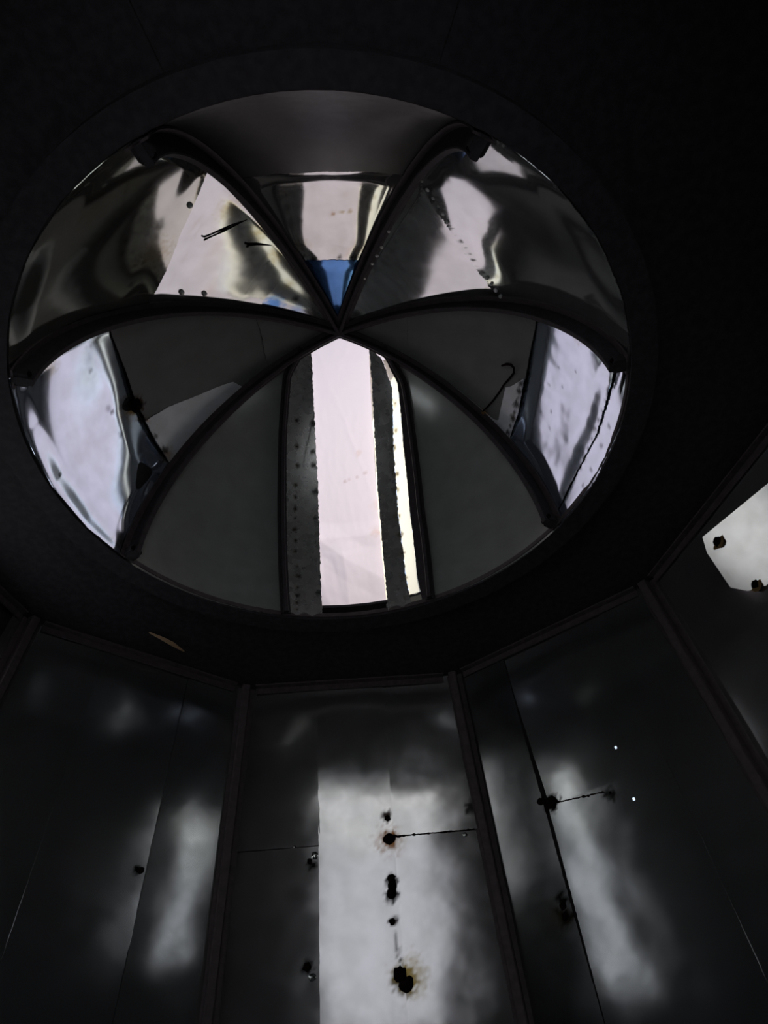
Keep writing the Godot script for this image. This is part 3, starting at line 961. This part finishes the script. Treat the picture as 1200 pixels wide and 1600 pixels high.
	var blues := [[dome(117.3, 0.205), 0.10, Color(0.16, 0.42, 0.95), 0.95, 0.7], [dome(120.9, 0.139), 0.07, Color(0.2, 0.42, 0.85), 0.7, 0.9]]  # blue tint over part of the crown sheet
	dome_sheet(d, "metal_sheet", g2b, [Vector2(157.8, 0.05), Vector2(140, 0.05), Vector2(125, 0.05), Vector2(107.3, 0.05)], {"seed": 12.0, "bent": B.g2c, "taut": 0.35, "stains": st2 + blues, "label": "small sheet at the crown with a blue patch on it"})
	# field 3, top
	var g3s := [Vector2(157.8, 0.234), Vector2(165.7, 0.233), Vector2(184.5, 0.224), Vector2(203.8, 0.229), Vector2(210.5, 0.23)]
	var st3 := [[dome(200.5, 0.237), 0.035, dark, 0.9, 0.5], [dome(170.7, 0.232), 0.028, dark, 0.9, 0.5], [dome(190, 0.232), 0.02, dark, 0.8, 0.5], [dome(165.7, 0.28), 0.07, tan_, 0.6, 0.9], [dome(203, 0.26), 0.06, halo, 0.5, 0.9],
		[dome(190, 0.37), 0.02, tan_, 0.9, 0.6], [dome(194, 0.374), 0.02, tan_, 0.9, 0.6], [dome(186.5, 0.366), 0.018, halo, 0.9, 0.6]]
	var g3t := [Vector2(157.8, 0.52), Vector2(170, 0.515), Vector2(184, 0.51), Vector2(197, 0.515), Vector2(210.5, 0.52)]
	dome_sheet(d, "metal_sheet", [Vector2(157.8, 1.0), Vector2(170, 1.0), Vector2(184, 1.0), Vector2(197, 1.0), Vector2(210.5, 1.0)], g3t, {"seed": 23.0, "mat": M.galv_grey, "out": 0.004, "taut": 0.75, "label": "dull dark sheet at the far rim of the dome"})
	dome_sheet(d, "metal_sheet", g3t, g3s, {"seed": 13.0, "bent": B.g3a, "taut": 0.75, "stains": st3, "tint": Color(1.0, 0.97, 0.93), "label": "large sheet at the rear, mirroring the lit slit as a pinkish square"})
	dome_sheet(d, "metal_sheet", g3s, [Vector2(157.8, 0.05), Vector2(170, 0.05), Vector2(184, 0.05), Vector2(197, 0.05), Vector2(210.5, 0.05)], {"seed": 14.0, "out": -0.004, "mat": M.blue, "bent": B.g3b, "taut": 0.75, "stains": st3, "label": "blue sheet at the crown"})
	# field 4, right above
	var g4s := [Vector2(-149.5, 0.528), Vector2(-145.8, 0.517), Vector2(-131.9, 0.489), Vector2(-115.3, 0.483), Vector2(-101.0, 0.505), Vector2(-97.6, 0.515)]
	var st4 := []
	var line := along(g4s, 20)
	for i in range(1, 19):
		st4.append([dome(line[i].x, line[i].y + 0.008), 0.013 + 0.006 * sin(i * 2.3), dark, 0.85, 0.5])
	st4.append([dome(-101, 0.49), 0.07, Color(0.6, 0.55, 0.28), 0.7, 0.9])
	st4.append([dome(-146, 0.45), 0.09, Color(0.75, 0.62, 0.55), 0.6, 0.9])
	var s4 := dome_sheet(d, "metal_sheet", [Vector2(-149.5, 1.0), Vector2(-137, 1.0), Vector2(-124, 1.0), Vector2(-111, 1.0), Vector2(-97.6, 1.0)], g4s, {"seed": 15.0, "bent": B.g4a, "taut": 0.8, "stains": st4, "jag": 0.006, "label": "large sheet at the upper right with a ragged riveted edge"})
	var s4b := dome_sheet(d, "metal_sheet", g4s, [Vector2(-149.5, 0.05), Vector2(-137, 0.05), Vector2(-124, 0.05), Vector2(-111, 0.05), Vector2(-97.6, 0.05)], {"seed": 16.0, "out": -0.006, "bent": B.g4b, "taut": 0.35, "stains": st4, "jag": 0.006})
	for i in range(1, 19):
		part("rivet", rivets[i % 3], M.rivet, s4, facing(skin(line[i].x, line[i].y + 0.010, -0.002), -dome_out(line[i].x, line[i].y)))
	for q in [Vector2(-145.3, 0.186), Vector2(-145.5, 0.235), Vector2(-145.3, 0.262), Vector2(-145.3, 0.291), Vector2(-146.4, 0.342)]:
		part("rivet", rivet_big, M.rivet, s4b, facing(skin(q.x, q.y, -0.008), -dome_out(q.x, q.y)))
	for q in [Vector2(113.9, 0.451), Vector2(114.2, 0.391), Vector2(111.5, 0.549), Vector2(145.7, 0.57)]:
		part("rivet", rivet_big, M.rivet, s2, facing(skin(q.x, q.y, -0.008), -dome_out(q.x, q.y)))
	# field 5, right below
	var g5s := [Vector2(-97.6, 0.624), Vector2(-91.5, 0.622), Vector2(-76.5, 0.629), Vector2(-55, 0.676)]
	var g5b := [Vector2(-97.6, 0.93), Vector2(-93.5, 0.925), Vector2(-76.8, 0.921), Vector2(-56.3, 0.952), Vector2(-55, 0.955)]
	var g5c := [Vector2(-97.6, 0.227), Vector2(-84, 0.230), Vector2(-57.7, 0.261), Vector2(-55, 0.263)]
	var st5 := [[dome(-95.5, 0.77), 0.07, halo, 0.9, 0.9], [dome(-95.8, 0.72), 0.05, halo, 0.8, 0.9], [dome(-57.0, 0.56), 0.05, Color(0.55, 0.30, 0.06), 0.9, 0.8], [dome(-63, 0.647), 0.03, halo, 0.7, 0.9]]
	for i in 9:
		var az := lerpf(-74.0, -56.0, i / 8.0)
		st5.append([dome(az, az_at5(g5s, az) - 0.012), 0.024 + 0.01 * sin(i * 2.7), dark, 0.9, 0.5])
	for i in 14:
		var az := lerpf(-90.0, -58.0, i / 13.0)
		st5.append([dome(az, az_at5(g5b, az) - 0.012), 0.018 + 0.007 * sin(i * 1.7), Color(0.2, 0.2, 0.19), 0.85, 0.6])
	for q in [Vector2(-76, 0.955), Vector2(-70, 0.962), Vector2(-66, 0.968), Vector2(-81, 0.95)]:
		st5.append([dome(q.x, q.y), 0.018, grey, 0.7, 0.6])
	for q in [Vector2(-84, 0.72), Vector2(-80, 0.75), Vector2(-78, 0.70), Vector2(-72, 0.74), Vector2(-70, 0.71), Vector2(-68, 0.76), Vector2(-86, 0.78)]:
		st5.append([dome(q.x, q.y), 0.012, grey, 0.7, 0.6])
	dome_sheet(d, "metal_sheet", [Vector2(-97.6, 1.0), Vector2(-83, 1.0), Vector2(-69, 1.0), Vector2(-55, 1.0)], g5b, {"seed": 17.0, "mat": M.pale, "bent": B.g5a, "taut": 0.3, "stains": st5, "jag": 0.005, "label": "narrow whitish strip at the foot on the right, speckled with rust"})
	dome_sheet(d, "metal_sheet", g5b, g5s, {"seed": 18.0, "mat": M.pale, "out": -0.006, "bent": B.g5b, "taut": 0.25, "stains": st5, "jag": 0.005, "amp2": 0.0004, "label": "dented pale sheet at the lower right"})
	var s5 := dome_sheet(d, "metal_sheet", g5s, g5c, {"seed": 19.0, "mat": M.galv_old, "bent": B.g5c, "taut": 0.5, "stains": st5})
	dome_sheet(d, "reflection_sheet", [Vector2(-75.7, 0.624), Vector2(-71.5, 0.597), Vector2(-66.9, 0.556), Vector2(-63.8, 0.496), Vector2(-62.1, 0.424), Vector2(-55, 0.40)], [Vector2(-75.7, 0.628), Vector2(-65, 0.655), Vector2(-55, 0.676), Vector2(-55, 0.55), Vector2(-55, 0.401)], {"seed": 22.0, "mat": M.reflection_white, "out": -0.008, "taut": 0.5, "stains": st5, "label": "pale sheet added under the wire hook, a bright reflection put into its colour"})  # added likewise, a reflection given as pale colour
	dome_sheet(d, "metal_sheet", g5c, [Vector2(-97.6, 0.05), Vector2(-83, 0.05), Vector2(-69, 0.05), Vector2(-55, 0.05)], {"seed": 20.0, "out": -0.005, "mat": M.galv_old, "bent": B.g5d, "taut": 0.5})
	part("rust_lump", crust_mesh(0.02, 0.02, 5), M.rust_orange, s5, facing(skin(-57.2, 0.556, -0.004), -dome_out(-57.2, 0.556)))
	# ribs, each with a bolted foot on the ring
	for az in RIBS:
		var rb := part("rib", rib_mesh(meridian(az, 0.0, 1.0), 0.062, 0.095, 0.5, 1), M.black, d)
		part("flange", rib_mesh(meridian(az, 0.0, 1.0), 0.085, 0.095, 0.5, 2), M.post, rb)
		var ft := begin()
		var p := dome(az, 0.985, -0.01)
		var inn := -dome_out(az, 0.985)
		var sd := Vector3.UP.cross(inn).normalized()
		bar(ft, p + inn * 0.035 + Vector3(0, -0.02, 0), p + inn * 0.035 + Vector3(0, 0.03, 0), sd, 0.07, 0.075, 0.12)
		part("foot", done(ft), M.black, rb)
		for k in [-1.0, 1.0]:
			part("bolt", rivet_big, M.rust, rb, facing(p + inn * 0.072 + sd * 0.022 * k + Vector3(0, 0.005, 0), inn))
	part("slit_arch", rib_mesh(ARCH_L, 0.05, 0.035, 0.8), M.black, d)
	part("slit_arch", rib_mesh(ARCH_R, 0.05, 0.035, 0.8), M.black, d)

	# the ring the dome stands on
	var ring := thing("dome_ring", "black steel ring rimming the round opening under the dome", "ring")
	part("ring_beam", lathe([[R + 0.002, RING - 0.002], [R + 0.13, RING - 0.002], [R + 0.13, WTOP + 0.03], [R + 0.10, WTOP + 0.03], [R + 0.10, RING + 0.016], [R + 0.002, RING + 0.016]]), M.black, ring)
	part("inner_lip", lathe([[R - 0.004, RING + 0.016], [R + 0.006, RING + 0.016], [R + 0.006, RING + 0.045], [R - 0.004, RING + 0.045]]), M.post, ring)

func lathe(prof: Array, n := 96) -> ArrayMesh:
	var st := begin()
	for i in n:
		var a := TAU * i / n
		var b := TAU * (i + 1) / n
		for k in prof.size():
			var p: Array = prof[k]
			var q: Array = prof[(k + 1) % prof.size()]
			var p0 := Vector3(cos(a) * p[0], p[1], sin(a) * p[0])
			var p1 := Vector3(cos(b) * p[0], p[1], sin(b) * p[0])
			var q0 := Vector3(cos(a) * q[0], q[1], sin(a) * q[0])
			var q1 := Vector3(cos(b) * q[0], q[1], sin(b) * q[0])
			quad(st, p0, p1, q1, q0)
	return done(st)

func az_at5(line: Array, az: float) -> float:   # s on a seam where it crosses an azimuth
	for i in line.size() - 1:
		var a: Vector2 = line[i]
		var b: Vector2 = line[i + 1]
		if (az - a.x) * (az - b.x) <= 0: return lerpf(a.y, b.y, (az - a.x) / (b.x - a.x))
	return line[-1].y

func az_at(line: Array, s: float) -> float:
	if s <= line[0].y: return line[0].x
	for i in line.size() - 1:
		if s <= line[i + 1].y:
			return lerpf(line[i].x, line[i + 1].x, (s - line[i].y) / (line[i + 1].y - line[i].y))
	return line[-1].x

func build_cover() -> void:
	# a creased translucent sheet lying over the slit outside, with the sun behind it
	var c := thing("slit_cover", "creased pinkish white translucent sheet closing the dome slit, sunlit from outside", "cover")
	var pts := []
	var uvs := PackedVector2Array()
	var col := PackedColorArray()
	var rows := 200
	var cols := 60
	for j in rows:
		var s := lerpf(0.03, 1.0, float(j) / (rows - 1))
		var l := -sin(deg_to_rad(az_at(SLIT_L, s))) * s
		var r := -sin(deg_to_rad(az_at(SLIT_R, s))) * s
		for i in cols:
			var f := lerpf(-0.35, 1.0 + 1.2 * smoothstep(0.32, 0.14, s), float(i) / (cols - 1))
			var x := lerpf(l, r, f) - 0.004
			var q := Vector2(x, -sqrt(maxf(s * s - x * x, 0.0004)))
			var w := undisc(q)
			var p := Vector2(f * 0.22, s * 1.5)    # metres across and along the sheet
			var h := 0.0
			for k in [[Vector2(0.03, 0.16), Vector2(0.215, 0.96), 0.011, 0.0035], [Vector2(-0.1, 1.06), Vector2(0.25, 1.055), 0.06, 0.016], [Vector2(0.085, 1.14), Vector2(0.10, 1.5), 0.07, 0.024], [Vector2(0.0, 1.06), Vector2(0.24, 1.30), 0.08, 0.018], [Vector2(0.0, 1.2), Vector2(0.06, 1.55), 0.05, 0.016], [Vector2(0.06, 0.85), Vector2(0.17, 0.845), 0.02, 0.0010]]:
				var e: Vector2 = k[1] - k[0]
				var t := clampf((p - k[0]).dot(e) / e.length_squared(), 0, 1)
				var g: float = 1.0 - p.distance_to(k[0] + e * t) / k[2]
				if g > 0: h += g * k[3]
			pts.append(dome(w.x, w.y, 0.06 + h + 0.002 * rag.get_noise_2d(x * 60.0, s * 30.0)))
			uvs.append(Vector2(x, s))
			var pos := dome(w.x, w.y)
			col.append(stain_color(pos, [[dome(-6.5, 0.70), 0.05, Color(0.86, 0.66, 0.52), 0.5, 0.9], [dome(-8, 0.62), 0.05, Color(0.9, 0.72, 0.60), 0.35, 0.9], [dome(0.5, 0.53), 0.016, Color(0.62, 0.5, 0.45), 0.5, 0.8], [dome(2.0, 0.535), 0.016, Color(0.62, 0.5, 0.45), 0.5, 0.8], [dome(-2.5, 0.525), 0.013, Color(0.6, 0.48, 0.42), 0.6, 0.8], [dome(-5.5, 0.515), 0.018, Color(0.6, 0.48, 0.42), 0.5, 0.8], [dome(-4.0, 0.45), 0.03, Color(0.85, 0.7, 0.6), 0.5, 0.9]], Color.WHITE))
	part("cover_sheet", grid_mesh(pts, cols, rows, uvs, col, Vector3(0, -0.7, 0.7), 0.0), M.cover, c)
	# translucent strip added along the slit, where sun draws a bright line
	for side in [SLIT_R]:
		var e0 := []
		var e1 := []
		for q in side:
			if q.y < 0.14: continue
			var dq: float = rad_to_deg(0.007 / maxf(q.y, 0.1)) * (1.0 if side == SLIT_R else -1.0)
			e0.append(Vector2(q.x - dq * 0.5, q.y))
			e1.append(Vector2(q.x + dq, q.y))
		dome_sheet(c, "added_edging", e0, e1, {"mat": M.fibre, "out": 0.02, "amp": 0.0, "amp2": 0.0, "cell": 0.006, "label": "thin translucent strip added for a bright edge"})

func build_details() -> void:
	var posts := {1: "dark steel corner post left of the bright rust-spotted wall", 2: "dark steel corner post right of the bright rust-spotted wall", 3: "dark steel corner post just left of the pale bolted patch plate", 0: "short visible end of dark steel corner post at the left edge"}
	for k in [1, 2, 3, 0]:
		tag(part("corner_post", post(k), M.post, self), posts[k], "post", "corner posts of the tower")
	var rails := {1: "dull steel rail level along the top of the rust-spotted wall, below the slit", 2: "dull steel rail rising to the right from the rust-spotted wall", 0: "dull steel rail rising to the left from the rust-spotted wall", 3: "dull steel rail above the pale bolted patch plate", 9: "short bit of dull steel rail at the far left edge"}
	for k in [1, 0, 2, 3, 9]:
		tag(part("header_rail", header(k), M.post, self), rails[k], "rail", "rails along the wall tops")
	# two nails standing out of the sheets beside the crown
	var on := func(q: Vector2, up: float) -> Vector3: return skin(q.x, q.y, -up)
	var n1 := [on.call(Vector2(137.0, 0.462), 0.016), on.call(Vector2(137.3, 0.457), 0.007), on.call(Vector2(139.5, 0.446), 0.006), on.call(Vector2(143.0, 0.432), 0.006), on.call(Vector2(147.0, 0.420), 0.005), on.call(Vector2(152.2, 0.405), -0.004)]
	tag(part("bent_nail", tube(n1, [0.005, 0.006, 0.0045, 0.006, 0.0045, 0.004]), M.rust, self), "longer dark bent nail slanting across the bright sheet left of the crown", "nail")
	var n2 := [on.call(Vector2(143.7, 0.357), 0.016), on.call(Vector2(143.9, 0.357), 0.007), on.call(Vector2(147.0, 0.340), 0.006), on.call(Vector2(151.8, 0.309), -0.004)]
	tag(part("bent_nail", tube(n2, [0.009, 0.006, 0.005, 0.005]), M.rust, self), "shorter dark nail lying level, just beside the rib left of the crown", "nail")
	var hk := [on.call(Vector2(-57.4, 0.553), 0.012), on.call(Vector2(-60.0, 0.560), 0.02), on.call(Vector2(-64.0, 0.568), 0.022), on.call(Vector2(-68.0, 0.574), 0.022), on.call(Vector2(-71.1, 0.578), 0.024), on.call(Vector2(-74.0, 0.588), 0.026), on.call(Vector2(-76.5, 0.596), 0.028), on.call(Vector2(-78.2, 0.592), 0.03), on.call(Vector2(-78.8, 0.580), 0.032), on.call(Vector2(-78.4, 0.568), 0.034), on.call(Vector2(-77.1, 0.554), 0.036)]
	tag(part("wire_hook", tube(hk, [0.004, 0.006, 0.006, 0.0065, 0.006, 0.007, 0.0075, 0.008, 0.009, 0.009, 0.006]), M.rust, self), "dark wire hook curling up from the lower right rib over the grey sheet", "hook")
	# a tan sliver added under the ceiling to stand for an orange glint
	var st := begin()
	var sliver := [Vector3(-1.375, WTOP - 0.012, -1.545), Vector3(-1.30, WTOP - 0.03, -1.60), Vector3(-1.25, WTOP - 0.036, -1.655), Vector3(-1.197, WTOP - 0.03, -1.756)]
	var wd := [0.004, 0.012, 0.015, 0.003]
	var prof := []
	for i in 4:
		var sd: Vector3 = Vector3(0.78, 0.25, 0.55) * wd[i]
		prof.append([sd + Vector3(0, 0.002, 0), -sd + Vector3(0, 0.002, 0), -sd - Vector3(0, 0.002, 0), sd - Vector3(0, 0.002, 0)])
	sweep_faces(st, sliver, prof)
	tag(part("glint_sliver", done(st), M.tan, self), "thin tan sliver added for an orange glint under the ceiling at the left", "scrap")
